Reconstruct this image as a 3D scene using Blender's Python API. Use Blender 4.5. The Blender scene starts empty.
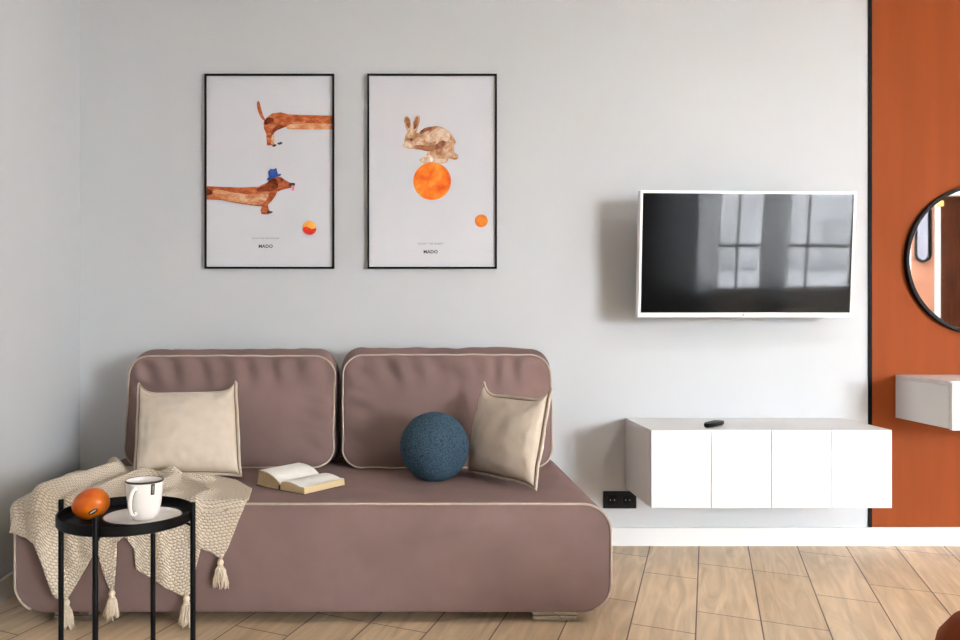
import bpy, math, random
from mathutils import Vector, Matrix, noise

random.seed(7)
SC = bpy.context.scene
COL = SC.collection
PI = math.pi
F = 835.0          # focal length in pixels (960 wide)
D = 3.9            # camera to back wall
CX, CZ = 406.0, 314.0
CAMH = 1.08


def at(px, py, d):
    return Vector(((px - CX) * d / F, d - D, CAMH - (py - CZ) * d / F))


def lin(r, g, b):
    def f(c):
        c /= 255.0
        return c / 12.92 if c <= 0.04045 else ((c + 0.055) / 1.055) ** 2.4
    return (f(r), f(g), f(b), 1.0)


# ------------------------------------------------------------------ materials
def mat(name, col, rough=0.6, metal=0.0, spec=0.5, sheen=0.0, coat=0.0):
    m = bpy.data.materials.new(name)
    m.use_nodes = True
    b = m.node_tree.nodes['Principled BSDF']
    b.inputs['Base Color'].default_value = col
    b.inputs['Roughness'].default_value = rough
    b.inputs['Metallic'].default_value = metal
    b.inputs['Specular IOR Level'].default_value = spec
    if sheen:
        b.inputs['Sheen Weight'].default_value = sheen
        b.inputs['Sheen Roughness'].default_value = 0.4
        b.inputs['Sheen Tint'].default_value = tuple(min(1, c * 2.5) for c in col[:3]) + (1,)
    if coat:
        b.inputs['Coat Weight'].default_value = coat
        b.inputs['Coat Roughness'].default_value = 0.05
    return m


def nd(m, t, **kw):
    n = m.node_tree.nodes.new(t)
    for k, v in kw.items():
        setattr(n, k, v)
    return n


def lk(m, a, b):
    m.node_tree.links.new(a, b)


def bsdf(m):
    return m.node_tree.nodes['Principled BSDF']


def coords(m, kind='Object', scale=(1, 1, 1), rot=(0, 0, 0)):
    tc = nd(m, 'ShaderNodeTexCoord')
    mp = nd(m, 'ShaderNodeMapping')
    mp.inputs['Scale'].default_value = scale
    mp.inputs['Rotation'].default_value = rot
    lk(m, tc.outputs[kind], mp.inputs['Vector'])
    return mp.outputs['Vector']


def add_noise(m, scale=8, amt=0.12, detail=4, vscale=(1, 1, 1), kind='Object', bump=0.0, bscale=None, bdist=0.002):
    """mottle the base colour by +-amt and add a fine bump"""
    b = bsdf(m)
    col = tuple(b.inputs['Base Color'].default_value)
    v = coords(m, kind, vscale)
    if amt:
        n = nd(m, 'ShaderNodeTexNoise')
        n.inputs['Scale'].default_value = scale
        n.inputs['Detail'].default_value = detail
        lk(m, v, n.inputs['Vector'])
        r = nd(m, 'ShaderNodeValToRGB')
        r.color_ramp.elements[0].position = 0.3
        r.color_ramp.elements[1].position = 0.7
        r.color_ramp.elements[0].color = tuple(c * (1 - amt) for c in col[:3]) + (1,)
        r.color_ramp.elements[1].color = tuple(min(1, c * (1 + amt)) for c in col[:3]) + (1,)
        lk(m, n.outputs['Fac'], r.inputs['Fac'])
        lk(m, r.outputs['Color'], b.inputs['Base Color'])
    if bump:
        n2 = nd(m, 'ShaderNodeTexNoise')
        n2.inputs['Scale'].default_value = bscale or scale * 10
        n2.inputs['Detail'].default_value = 3
        lk(m, v, n2.inputs['Vector'])
        bp = nd(m, 'ShaderNodeBump')
        bp.inputs['Strength'].default_value = bump
        bp.inputs['Distance'].default_value = bdist
        lk(m, n2.outputs['Fac'], bp.inputs['Height'])
        lk(m, bp.outputs['Normal'], b.inputs['Normal'])
    return m


M = {}
M['wall'] = add_noise(mat('wall_paint', (0.525, 0.55, 0.572, 1), 0.75, spec=0.25), 2, 0.012, bump=0.08, bscale=60)
M['ceil'] = add_noise(mat('ceiling_paint', (0.86, 0.86, 0.86, 1), 0.8), 2, 0.01)
M['base'] = add_noise(mat('baseboard_white', (0.72, 0.73, 0.74, 1), 0.4), 3, 0.01)
M['orange'] = add_noise(mat('terracotta_paint', (0.235, 0.050, 0.0095, 1), 0.65, spec=0.12), 3.5, 0.07, vscale=(3, 3, .25), bump=0.05, bscale=50)
M['black_trim'] = add_noise(mat('black_trim', (0.004, 0.004, 0.0045, 1), 0.6, spec=0.12), 20, 0.1)
M['black_metal'] = add_noise(mat('black_metal', (0.0025, 0.0025, 0.003, 1), 0.45, spec=0.14), 30, 0.15, bump=0.05, bscale=300)
M['white_lacq'] = add_noise(mat('white_lacquer', (0.69, 0.70, 0.705, 1), 0.35, spec=0.4), 3, 0.008)
M['white_plastic'] = add_noise(mat('white_plastic', (0.85, 0.85, 0.85, 1), 0.3), 5, 0.01)
M['tv_screen'] = add_noise(mat('television_glass', (0.006, 0.006, 0.0065, 1), 0.03, spec=0.15), 3, 0.05)
M['tv_back'] = add_noise(mat('grey_plastic', (0.10, 0.10, 0.105, 1), 0.5), 8, 0.05)
M['black_plastic'] = add_noise(mat('black_plastic', (0.004, 0.004, 0.0045, 1), 0.35, spec=0.2), 30, 0.1)
M['velvet'] = add_noise(mat('mauve_velvet', (0.206, 0.140, 0.129, 1), 0.85, spec=0.10, sheen=0.14), 5, 0.09, bump=0.12, bscale=420)
M['piping'] = add_noise(mat('cream_piping', (0.50, 0.415, 0.35, 1), 0.8, spec=0.2), 40, 0.06)
M['linen'] = add_noise(mat('beige_linen', (0.60, 0.525, 0.435, 1), 0.9, spec=0.15, sheen=0.1), 25, 0.04, bump=0.25, bscale=600, bdist=0.001)
M['brown_pipe'] = add_noise(mat('tan_piping', (0.30, 0.215, 0.145, 1), 0.85, spec=0.2), 40, 0.08)
M['chrome'] = add_noise(mat('chrome', (0.55, 0.55, 0.56, 1), 0.12, metal=1.0), 10, 0.03)
M['paper_white'] = add_noise(mat('book_page', (0.80, 0.80, 0.76, 1), 0.8, spec=0.2), 30, 0.03)
M['cover'] = add_noise(mat('book_cover', (0.05, 0.035, 0.03, 1), 0.6), 20, 0.1)
M['ceramic'] = add_noise(mat('white_ceramic', (0.80, 0.78, 0.75, 1), 0.12, spec=0.5), 12, 0.02)
M['ceramic_rim'] = add_noise(mat('dark_rim_glaze', (0.03, 0.022, 0.02, 1), 0.3), 12, 0.1)
M['terracotta_velvet'] = add_noise(mat('rust_velvet', (0.16, 0.030, 0.007, 1), 0.8, spec=0.1, sheen=0.1), 10, 0.15, bump=0.2, bscale=300)
M['frame_black'] = add_noise(mat('black_frame', (0.004, 0.004, 0.004, 1), 0.5, spec=0.12), 20, 0.1)
M['mirror'] = add_noise(mat('mirror_glass', (0.56, 0.54, 0.52, 1), 0.015, metal=1.0), 2, 0.005)
M['gold'] = add_noise(mat('brass', (0.75, 0.48, 0.16, 1), 0.25, metal=1.0), 10, 0.05)
M['door_brown'] = add_noise(mat('dark_oiled_wood', (0.055, 0.013, 0.004, 1), 0.6, spec=0.1), 6, 0.25, vscale=(6, 6, .5))
M['curtain'] = add_noise(mat('grey_curtain', (0.36, 0.36, 0.37, 1), 0.9, spec=0.1), 20, 0.05)
M['curtain_dark'] = add_noise(mat('charcoal_curtain', (0.06, 0.06, 0.065, 1), 0.9, spec=0.1), 20, 0.05)
M['facade'] = add_noise(mat('pale_render', (0.46, 0.46, 0.47, 1), 0.9, spec=0.1), 1, 0.06)
M['facade_dark'] = add_noise(mat('facade_glass', (0.34, 0.345, 0.35, 1), 0.4), 2, 0.1)
M['print'] = add_noise(mat('poster_paper', (0.585, 0.60, 0.645, 1), 0.6, spec=0.2), 4, 0.01)
M['ink'] = add_noise(mat('black_ink', (0.03, 0.03, 0.03, 1), 0.7), 30, 0.1)
M['grey_ink'] = add_noise(mat('grey_ink', (0.16, 0.16, 0.17, 1), 0.7), 30, 0.05)
M['sticker_white'] = add_noise(mat('sticker_white', (0.75, 0.75, 0.72, 1), 0.5), 30, 0.02)

# window glazing: mostly clear with a faint reflection
g = bpy.data.materials.new('window_glass')
g.use_nodes = True
nt = g.node_tree
nt.nodes.clear()
o_ = nt.nodes.new('ShaderNodeOutputMaterial')
mx = nt.nodes.new('ShaderNodeMixShader')
tr = nt.nodes.new('ShaderNodeBsdfTransparent')
gl = nt.nodes.new('ShaderNodeBsdfGlossy')
gl.inputs['Roughness'].default_value = 0.02
mx.inputs[0].default_value = 0.05
nt.links.new(tr.outputs[0], mx.inputs[1])
nt.links.new(gl.outputs[0], mx.inputs[2])
nt.links.new(mx.outputs[0], o_.inputs[0])
M['glass'] = g

# sheer curtains let daylight through
m = M['curtain']
tl = nd(m, 'ShaderNodeBsdfTranslucent')
tl.inputs['Color'].default_value = (0.8, 0.8, 0.8, 1)
mx = nd(m, 'ShaderNodeMixShader')
mx.inputs[0].default_value = 0.85
lk(m, bsdf(m).outputs[0], mx.inputs[1])
lk(m, tl.outputs[0], mx.inputs[2])
lk(m, mx.outputs[0], m.node_tree.nodes['Material Output'].inputs[0])

m = mat('slate_sheer', (0.16, 0.16, 0.165, 1), 0.9, spec=0.1)
tl = nd(m, 'ShaderNodeBsdfTranslucent')
tl.inputs['Color'].default_value = (0.34, 0.34, 0.345, 1)
mx = nd(m, 'ShaderNodeMixShader')
mx.inputs[0].default_value = 0.8
lk(m, bsdf(m).outputs[0], mx.inputs[1])
lk(m, tl.outputs[0], mx.inputs[2])
lk(m, mx.outputs[0], m.node_tree.nodes['Material Output'].inputs[0])
M['curtain_mid'] = m

# velvet: brushed nap, long soft mottles
def watercolor(name, a, b, c, scale=18, seed=0.0, stretch=(1, 1, 1)):
    m = mat(name, a, 0.75, spec=0.15)
    v = coords(m, 'Object', stretch)
    n = nd(m, 'ShaderNodeTexNoise')
    n.noise_dimensions = '4D'
    n.inputs['W'].default_value = seed
    n.inputs['Scale'].default_value = scale
    n.inputs['Detail'].default_value = 5
    n.inputs['Roughness'].default_value = 0.6
    n.inputs['Distortion'].default_value = 0.6
    lk(m, v, n.inputs['Vector'])
    r = nd(m, 'ShaderNodeValToRGB')
    e = r.color_ramp.elements
    e[0].position = 0.36
    e[0].color = a
    e[1].position = 0.66
    e[1].color = c
    x = e.new(0.5)
    x.color = b
    lk(m, n.outputs['Fac'], r.inputs['Fac'])
    lk(m, r.outputs['Color'], bsdf(m).inputs['Base Color'])
    return m


M['wc_dog'] = watercolor('paint_russet', lin(138, 66, 34), lin(176, 92, 52), lin(198, 126, 84), 26, 0, (1, 1, 2.2))
M['wc_belly'] = watercolor('paint_buff', lin(184, 112, 72), lin(202, 148, 110), lin(212, 184, 160), 24, 3, (1, 1, 2))
M['wc_dark'] = watercolor('paint_umber', lin(84, 34, 18), lin(120, 52, 28), lin(146, 70, 40), 30, 5)
M['wc_rab'] = watercolor('paint_fawn', lin(150, 105, 72), lin(186, 146, 112), lin(212, 190, 170), 34, 1)
M['wc_rabd'] = watercolor('paint_fawn_dark', lin(96, 52, 36), lin(140, 88, 62), lin(170, 120, 90), 40, 2)
M['wc_rabl'] = watercolor('paint_fawn_light', lin(190, 150, 120), lin(206, 180, 158), lin(220, 206, 192), 40, 6)
M['wc_orange'] = watercolor('paint_orange', lin(214, 84, 34), lin(226, 116, 36), lin(228, 150, 62), 14, 4)
M['wc_yellow'] = watercolor('paint_yellow', lin(226, 150, 60), lin(230, 166, 76), lin(232, 178, 96), 30, 8)
M['wc_red'] = watercolor('paint_red', lin(196, 44, 30), lin(206, 54, 38), lin(212, 76, 52), 40, 9)
M['wc_blue'] = watercolor('paint_blue', lin(34, 62, 128), lin(44, 76, 150), lin(60, 94, 168), 40, 2)
M['wc_pink'] = watercolor('paint_pink', lin(220, 110, 150), lin(228, 130, 168), lin(232, 150, 180), 40, 2)

# mango skin
m = mat('mango_skin', lin(205, 105, 20), 0.38, spec=0.4)
v = coords(m, 'Object', (1, 1, 1))
n = nd(m, 'ShaderNodeTexNoise')
n.inputs['Scale'].default_value = 16
n.inputs['Detail'].default_value = 3
lk(m, v, n.inputs['Vector'])
r = nd(m, 'ShaderNodeValToRGB')
r.color_ramp.elements[0].position = 0.35
r.color_ramp.elements[0].color = lin(186, 76, 12)
r.color_ramp.elements[1].position = 0.62
r.color_ramp.elements[1].color = lin(210, 112, 8)
lk(m, n.outputs['Fac'], r.inputs['Fac'])
lk(m, r.outputs['Color'], bsdf(m).inputs['Base Color'])
M['mango'] = m

# boucle
m = mat('blue_boucle', (0.05, 0.1, 0.16, 1), 0.95, spec=0.1, sheen=0.2)
v = coords(m, 'Object')
vo = nd(m, 'ShaderNodeTexVoronoi')
vo.inputs['Scale'].default_value = 230
lk(m, v, vo.inputs['Vector'])
r = nd(m, 'ShaderNodeValToRGB')
r.color_ramp.elements[0].position = 0.0
r.color_ramp.elements[0].color = (0.098, 0.170, 0.235, 1)
r.color_ramp.elements[1].position = 0.75
r.color_ramp.elements[1].color = (0.026, 0.050, 0.074, 1)
lk(m, vo.outputs['Distance'], r.inputs['Fac'])
lk(m, r.outputs['Color'], bsdf(m).inputs['Base Color'])
bp = nd(m, 'ShaderNodeBump')
bp.invert = True
bp.inputs['Strength'].default_value = 0.9
bp.inputs['Distance'].default_value = 0.004
lk(m, vo.outputs['Distance'], bp.inputs['Height'])
lk(m, bp.outputs['Normal'], bsdf(m).inputs['Normal'])
M['boucle'] = m

# knitted throw: rows of plump stitches in the cloth's own coordinates
m = mat('cream_knit', (0.60, 0.49, 0.36, 1), 0.95, spec=0.08, sheen=0.1)
v = coords(m, 'UV', (1, 1, 1), (0, 0, math.radians(8)))
wn = nd(m, 'ShaderNodeTexNoise')
wn.inputs['Scale'].default_value = 40
lk(m, v, wn.inputs['Vector'])
wa = nd(m, 'ShaderNodeVectorMath', operation='SCALE')
wa.inputs['Scale'].default_value = 0.004
lk(m, wn.outputs['Color'], wa.inputs[0])
wb = nd(m, 'ShaderNodeVectorMath', operation='ADD')
lk(m, v, wb.inputs[0])
lk(m, wa.outputs[0], wb.inputs[1])
sp = nd(m, 'ShaderNodeSeparateXYZ')
lk(m, wb.outputs[0], sp.inputs[0])


def mth(op, a, b=None, c=None):
    n = nd(m, 'ShaderNodeMath', operation=op)
    for k, q in enumerate((a, b, c)):
        if q is None:
            continue
        if isinstance(q, (int, float)):
            n.inputs[k].default_value = q
        else:
            lk(m, q, n.inputs[k])
    return n.outputs[0]


SP, SQ = 0.0165, 0.0105
vv = mth('DIVIDE', sp.outputs['Y'], SQ)
row = mth('FLOOR', vv)
uu = mth('MULTIPLY_ADD', row, 0.5, mth('DIVIDE', sp.outputs['X'], SP))
su = mth('ABSOLUTE', mth('SINE', mth('MULTIPLY', uu, PI)))
sv = mth('ABSOLUTE', mth('SINE', mth('MULTIPLY', vv, PI)))
hgt = mth('MULTIPLY', mth('POWER', su, 0.6), mth('POWER', sv, 0.7))
r = nd(m, 'ShaderNodeValToRGB')  # gaps between stitches darkened, their shade put into the colour
r.color_ramp.elements[0].position = 0.05
r.color_ramp.elements[0].color = (0.36, 0.285, 0.20, 1)
r.color_ramp.elements[1].position = 0.6
r.color_ramp.elements[1].color = (0.70, 0.62, 0.505, 1)
lk(m, hgt, r.inputs['Fac'])
lk(m, r.outputs['Color'], bsdf(m).inputs['Base Color'])
bp = nd(m, 'ShaderNodeBump')
bp.inputs['Strength'].default_value = 0.8
bp.inputs['Distance'].default_value = 0.004
lk(m, hgt, bp.inputs['Height'])
lk(m, bp.outputs['Normal'], bsdf(m).inputs['Normal'])
M['knit'] = m
M['tassel'] = add_noise(mat('cream_yarn', (0.66, 0.57, 0.45, 1), 0.95, spec=0.1), 60, 0.08)

# page block edges: fine layered lines
m = mat('book_page_edge', (0.66, 0.52, 0.30, 1), 0.85, spec=0.15)
v = coords(m, 'Object', (1, 1, 1))
wv = nd(m, 'ShaderNodeTexWave')
wv.bands_direction = 'Z'
wv.inputs['Scale'].default_value = 220
wv.inputs['Distortion'].default_value = 1.5
lk(m, v, wv.inputs['Vector'])
r = nd(m, 'ShaderNodeValToRGB')
r.color_ramp.elements[0].color = (0.50, 0.36, 0.18, 1)
r.color_ramp.elements[1].color = (0.72, 0.58, 0.36, 1)
lk(m, wv.outputs['Fac'], r.inputs['Fac'])
lk(m, r.outputs['Color'], bsdf(m).inputs['Base Color'])
M['page_edge'] = m

# floor: wood-look planks laid at an angle, joints cut at a slant
m = mat('oak_planks', (0.4, 0.3, 0.2, 1), 0.42, spec=0.35)
tc = nd(m, 'ShaderNodeTexCoord')
sx = nd(m, 'ShaderNodeSeparateXYZ')
lk(m, tc.outputs['Object'], sx.inputs[0])
# solve P = u*A + v*B, A along the plank, B along the joint
ax, ay = 0.340, 0.940
bx_, by_ = 0.90, -0.436
det = ax * by_ - ay * bx_


def dot2(cx, cy, off=0.0):
    a1 = nd(m, 'ShaderNodeMath', operation='MULTIPLY')
    a1.inputs[1].default_value = cx
    lk(m, sx.outputs['X'], a1.inputs[0])
    a2 = nd(m, 'ShaderNodeMath', operation='MULTIPLY_ADD')
    a2.inputs[1].default_value = cy
    lk(m, sx.outputs['Y'], a2.inputs[0])
    lk(m, a1.outputs[0], a2.inputs[2])
    a3 = nd(m, 'ShaderNodeMath', operation='ADD')
    a3.inputs[1].default_value = off
    lk(m, a2.outputs[0], a3.inputs[0])
    return a3.outputs[0]


PW = 0.2155
# v coordinate along B of the line through (1.369, 0)
v0 = (ax * 0 - ay * 1.369) / det
uo = dot2(by_ / det, -bx_ / det, 40.0)
vo_ = dot2(-ay / det, ax / det, -v0 + 40 * PW)
cb = nd(m, 'ShaderNodeCombineXYZ')
lk(m, uo, cb.inputs['X'])
lk(m, vo_, cb.inputs['Y'])
br = nd(m, 'ShaderNodeTexBrick')
br.offset = 0.37
br.offset_frequency = 3
br.squash = 1.0
br.inputs['Scale'].default_value = 1.0
br.inputs['Brick Width'].default_value = 0.62
br.inputs['Row Height'].default_value = PW
br.inputs['Mortar Size'].default_value = 0.0025
br.inputs['Mortar Smooth'].default_value = 0.1
br.inputs['Bias'].default_value = 0.0
br.inputs['Color1'].default_value = (0.69, 0.545, 0.375, 1)
br.inputs['Color2'].default_value = (0.575, 0.445, 0.30, 1)
br.inputs['Mortar'].default_value = (0.10, 0.072, 0.062, 1)
lk(m, cb.outputs[0], br.inputs['Vector'])
# grain
mp = nd(m, 'ShaderNodeMapping')
mp.inputs['Scale'].default_value = (1.3, 11, 1)
lk(m, cb.outputs[0], mp.inputs['Vector'])
gn = nd(m, 'ShaderNodeTexNoise')
gn.inputs['Scale'].default_value = 1.6
gn.inputs['Detail'].default_value = 6
gn.inputs['Distortion'].default_value = 1.6
lk(m, mp.outputs[0], gn.inputs['Vector'])
gr = nd(m, 'ShaderNodeValToRGB')
gr.color_ramp.elements[0].position = 0.32
gr.color_ramp.elements[0].color = (0.76, 0.73, 0.70, 1)
gr.color_ramp.elements[1].position = 0.68
gr.color_ramp.elements[1].color = (1.08, 1.08, 1.07, 1)
lk(m, gn.outputs['Fac'], gr.inputs['Fac'])
mm = nd(m, 'ShaderNodeMix', data_type='RGBA', blend_type='MULTIPLY')
mm.inputs['Factor'].default_value = 1.0
lk(m, br.outputs['Color'], mm.inputs[6])
lk(m, gr.outputs['Color'], mm.inputs[7])
lk(m, mm.outputs[2], bsdf(m).inputs['Base Color'])
bp = nd(m, 'ShaderNodeBump')
bp.invert = True
bp.inputs['Strength'].default_value = 0.5
bp.inputs['Distance'].default_value = 0.002
lk(m, br.outputs['Fac'], bp.inputs['Height'])
lk(m, bp.outputs['Normal'], bsdf(m).inputs['Normal'])
M['floor'] = m


# ------------------------------------------------------------------ mesh helpers
class MB:
    def __init__(self):
        self.v, self.f, self.mi, self.uv = [], [], [], None

    def add(self, vs, fs, mi=0):
        o = len(self.v)
        self.v += [tuple(p) for p in vs]
        for q in fs:
            self.f.append(tuple(i + o for i in q))
            self.mi.append(mi)
        return o

    def box(self, a, b, mi=0):
        (x0, y0, z0), (x1, y1, z1) = a, b
        vs = [(x0, y0, z0), (x1, y0, z0), (x1, y1, z0), (x0, y1, z0), (x0, y0, z1), (x1, y0, z1), (x1, y1, z1), (x0, y1, z1)]
        fs = [(0, 3, 2, 1), (4, 5, 6, 7), (0, 1, 5, 4), (1, 2, 6, 5), (2, 3, 7, 6), (3, 0, 4, 7)]
        self.add(vs, fs, mi)
        return self

    def lathe(self, prof, n=48, c=(0, 0, 0), mi=0):
        vs, fs = [], []
        k = len(prof)
        for i in range(n):
            a = 2 * PI * i / n
            for (r, z) in prof:
                vs.append((c[0] + r * math.cos(a), c[1] + r * math.sin(a), c[2] + z))
        for i in range(n):
            j = (i + 1) % n
            for q in range(k - 1):
                fs.append((i * k + q, j * k + q, j * k + q + 1, i * k + q + 1))
        self.add(vs, fs, mi)
        return self

    def tube(self, pts, r, n=10, closed=False, mi=0, cap=True):
        pts = [Vector(p) for p in pts]
        N = len(pts)
        rr = r if isinstance(r, (list, tuple)) else [r] * N
        vs, fs = [], []
        up = None
        for i, p in enumerate(pts):
            if closed:
                t = (pts[(i + 1) % N] - pts[i - 1])
            else:
                t = pts[min(i + 1, N - 1)] - pts[max(i - 1, 0)]
            t.normalize()
            if up is None:
                h = Vector((0, 0, 1)) if abs(t.z) < 0.9 else Vector((1, 0, 0))
                up = (h - t * h.dot(t)).normalized()
            else:
                up = (up - t * up.dot(t)).normalized()
            s = t.cross(up)
            for k in range(n):
                a = 2 * PI * k / n
                vs.append(p + (up * math.cos(a) + s * math.sin(a)) * rr[i])
        for i in range(N if closed else N - 1):
            j = (i + 1) % N
            for k in range(n):
                l = (k + 1) % n
                fs.append((i * n + k, j * n + k, j * n + l, i * n + l))
        if not closed and cap:
            fs.append(tuple(range(n)))
            fs.append(tuple((N - 1) * n + k for k in reversed(range(n))))
        self.add(vs, fs, mi)
        return self

    def rings(self, rings, cap0=False, cap1=False, mi=0):
        """closed rings of equal length, joined in order"""
        n = len(rings[0])
        vs = [p for rg in rings for p in rg]
        fs = []
        for i in range(len(rings) - 1):
            for k in range(n):
                l = (k + 1) % n
                fs.append((i * n + k, i * n + l, (i + 1) * n + l, (i + 1) * n + k))
        if cap0:
            fs.append(tuple(reversed(range(n))))
        if cap1:
            fs.append(tuple((len(rings) - 1) * n + k for k in range(n)))
        self.add(vs, fs, mi)
        return self

    def poly_prism(self, pts, y0, y1, mi=0):
        """outline (x,z) given counter-clockwise seen from -y; extruded from y0 (front) to y1"""
        n = len(pts)
        vs = [(x, y0, z) for x, z in pts] + [(x, y1, z) for x, z in pts]
        fs = [tuple(range(n)), tuple(n + k for k in reversed(range(n)))]
        for k in range(n):
            l = (k + 1) % n
            fs.append((k, k + n, l + n, l))
        self.add(vs, fs, mi)
        return self

    def build(self, name, mats, parent=None, smooth=None, bevel=0.0, fix=True):
        me = bpy.data.meshes.new(name)
        me.from_pydata(self.v, [], self.f)
        if not isinstance(mats, (list, tuple)):
            mats = [mats]
        for mm_ in mats:
            me.materials.append(mm_)
        for p, i in zip(me.polygons, self.mi):
            p.material_index = i
        if self.uv:
            uvl = me.uv_layers.new(name='UVMap')
            for lp in me.loops:
                uvl.data[lp.index].uv = self.uv[lp.vertex_index]
        if fix:
            import bmesh
            bm = bmesh.new()
            bm.from_mesh(me)
            bmesh.ops.recalc_face_normals(bm, faces=bm.faces)
            bm.to_mesh(me)
            bm.free()
        me.validate()
        if smooth is not None:
            for p in me.polygons:
                p.use_smooth = True
            if smooth < 180:
                me.set_sharp_from_angle(angle=math.radians(smooth))
        ob = bpy.data.objects.new(name, me)
        COL.objects.link(ob)
        if parent is not None:
            ob.parent = parent
        if bevel:
            bv = ob.modifiers.new('Bevel', 'BEVEL')
            bv.width = bevel
            bv.segments = 3
            bv.limit_method = 'ANGLE'
            bv.angle_limit = math.radians(40)
            bv.harden_normals = False
            if smooth is None:
                for p in me.polygons:
                    p.use_smooth = True
                me.set_sharp_from_angle(angle=math.radians(50))
        return ob


def thing(name, label, cat, loc=(0, 0, 0), rot=(0, 0, 0), group=None):
    o = bpy.data.objects.new(name, None)
    o.empty_display_size = 0.05
    COL.objects.link(o)
    o.location = loc
    o.rotation_euler = rot
    return tag(o, label, cat, group)


def tag(o, label, cat, group=None):
    o['label'] = label
    o['category'] = cat
    if group:
        o['group'] = group
    return o


def struct(o):
    o['kind'] = 'structure'
    return o


def rrect(w, h, r, n=10, seg=12):
    """rounded rectangle outline centred on the origin, counter-clockwise, with points along the sides"""
    pts = []
    cs = [(w / 2 - r, -h / 2 + r, -90), (w / 2 - r, h / 2 - r, 0), (-w / 2 + r, h / 2 - r, 90), (-w / 2 + r, -h / 2 + r, 180)]
    for i, (cx, cy, a0) in enumerate(cs):
        for k in range(n + 1):
            a = math.radians(a0 + 90 * k / n)
            pts.append((cx + r * math.cos(a), cy + r * math.sin(a)))
        nx = cs[(i + 1) % 4]
        a1 = math.radians(a0 + 90)
        p0 = Vector(pts[-1])
        b0 = math.radians(nx[2])
        p1 = Vector((nx[0] + r * math.cos(b0), nx[1] + r * math.sin(b0)))
        for k in range(1, seg):
            q = p0.lerp(p1, k / seg)
            pts.append((q.x, q.y))
    return pts


def text_mesh(body, size, mat_, name, parent, loc, extrude=0.0003, rot=(PI / 2, 0, 0), spacing=1.0, bold=0.0):
    cu = bpy.data.curves.new('text', 'FONT')
    cu.body = body
    cu.size = size
    cu.align_x = 'CENTER'
    cu.align_y = 'CENTER'
    cu.extrude = extrude
    cu.offset = bold
    cu.space_character = spacing
    cu.resolution_u = 3
    tmp = bpy.data.objects.new('text', cu)
    COL.objects.link(tmp)
    dg = bpy.context.evaluated_depsgraph_get()
    me = bpy.data.meshes.new_from_object(tmp.evaluated_get(dg))
    bpy.data.objects.remove(tmp)
    bpy.data.curves.remove(cu)
    me.materials.clear()
    me.materials.append(mat_)
    o = bpy.data.objects.new(name, me)
    COL.objects.link(o)
    o.parent = parent
    o.location = loc
    o.rotation_euler = rot
    return o


# ------------------------------------------------------------------ the setting
XL, XR, YF, H = -1.523, 8.7, -8.0, 2.75
XT = (870.5 - CX) / (F / D)       # where the terracotta wall begins


def slab(name, a, b, m):
    return struct(MB().box(a, b).build(name, m))


slab('floor', (XL - .15, YF - .15, -0.1), (XR + .15, 0.15, 0.0), M['floor'])
slab('ceiling', (XL - .15, YF - .15, H), (XR + .15, 0.15, H + 0.1), M['ceil'])
slab('wall_back', (XL - .15, 0.0, 0.0), (XR + .15, 0.15, H), M['wall'])
slab('wall_left', (XL - .15, YF, 0.0), (XL, 0.0, H), M['wall'])
slab('wall_right', (XR, YF, 0.0), (XR + .15, 0.0, H), M['wall'])
slab('wall_accent', (XT, -0.004, 0.0), (XR, 0.0, H), M['orange'])
slab('trim_1', (XT - 0.012, -0.010, 0.085), (XT + 0.002, 0.0, H), M['black_trim'])


def baseboard(name, a, b):
    o = MB().box(a, b).build(name, M['base'], bevel=0.003)
    return struct(o)


baseboard('baseboard_back', (XL + .015, -0.016, 0.0), (XR, -0.0, 0.086))
baseboard('baseboard_left', (XL, YF, 0.0), (XL + 0.015, 0, 0.086))

# wall behind the camera with its windows
WINS = [(4.21, 5.83, 0.44, 2.64, 5.44), (5.89, 7.16, 0.44, 2.64, 6.48)]
wins = sorted(WINS)
mb = MB()
xs = XL - 0.15
for (a, b, z0, z1, xm) in wins:
    mb.box((xs, YF - .15, 0), (a, YF, H))
    mb.box((a, YF - .15, 0), (b, YF, z0))
    mb.box((a, YF - .15, z1), (b, YF, H))
    xs = b
mb.box((xs, YF - .15, 0), (XR + .15, YF, H))
struct(mb.build('wall_front', M['ceil']))
for i, (a, b, z0, z1, xm) in enumerate(WINS):
    fr = MB()
    y0, y1 = YF - 0.11, YF - 0.05
    t = 0.045
    fr.box((a, y0, z0), (a + t, y1, z1)).box((b - t, y0, z0), (b, y1, z1))
    fr.box((a + t, y0, z0), (b - t, y1, z0 + t)).box((a + t, y0, z1 - t), (b - t, y1, z1))
    fr.box((xm - .02, y0 + .01, z0 + t), (xm + .02, y1 - .01, z1 - t))
    zc = z0 + 0.63
    fr.box((a + t, y0 + .01, zc - .025), (b - t, y1 - .01, zc + .025))
    w = struct(fr.build('window_%d' % (i + 1), M['white_plastic']))
    MB().box((a + t, YF - .082, z0 + t), (b - t, YF - .078, z1 - t)).build('pane', M['glass'], w)
    ld = bpy.data.lights.new('daylight_portal', 'AREA')
    ld.shape = 'RECTANGLE'
    ld.size = b - a
    ld.size_y = z1 - z0
    ld.cycles.is_portal = True
    lo = bpy.data.objects.new('daylight_portal', ld)
    COL.objects.link(lo)
    lo.location = ((a + b) / 2, YF - 0.149, (z0 + z1) / 2)
    lo.rotation_euler = (PI / 2, 0, 0)


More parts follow.
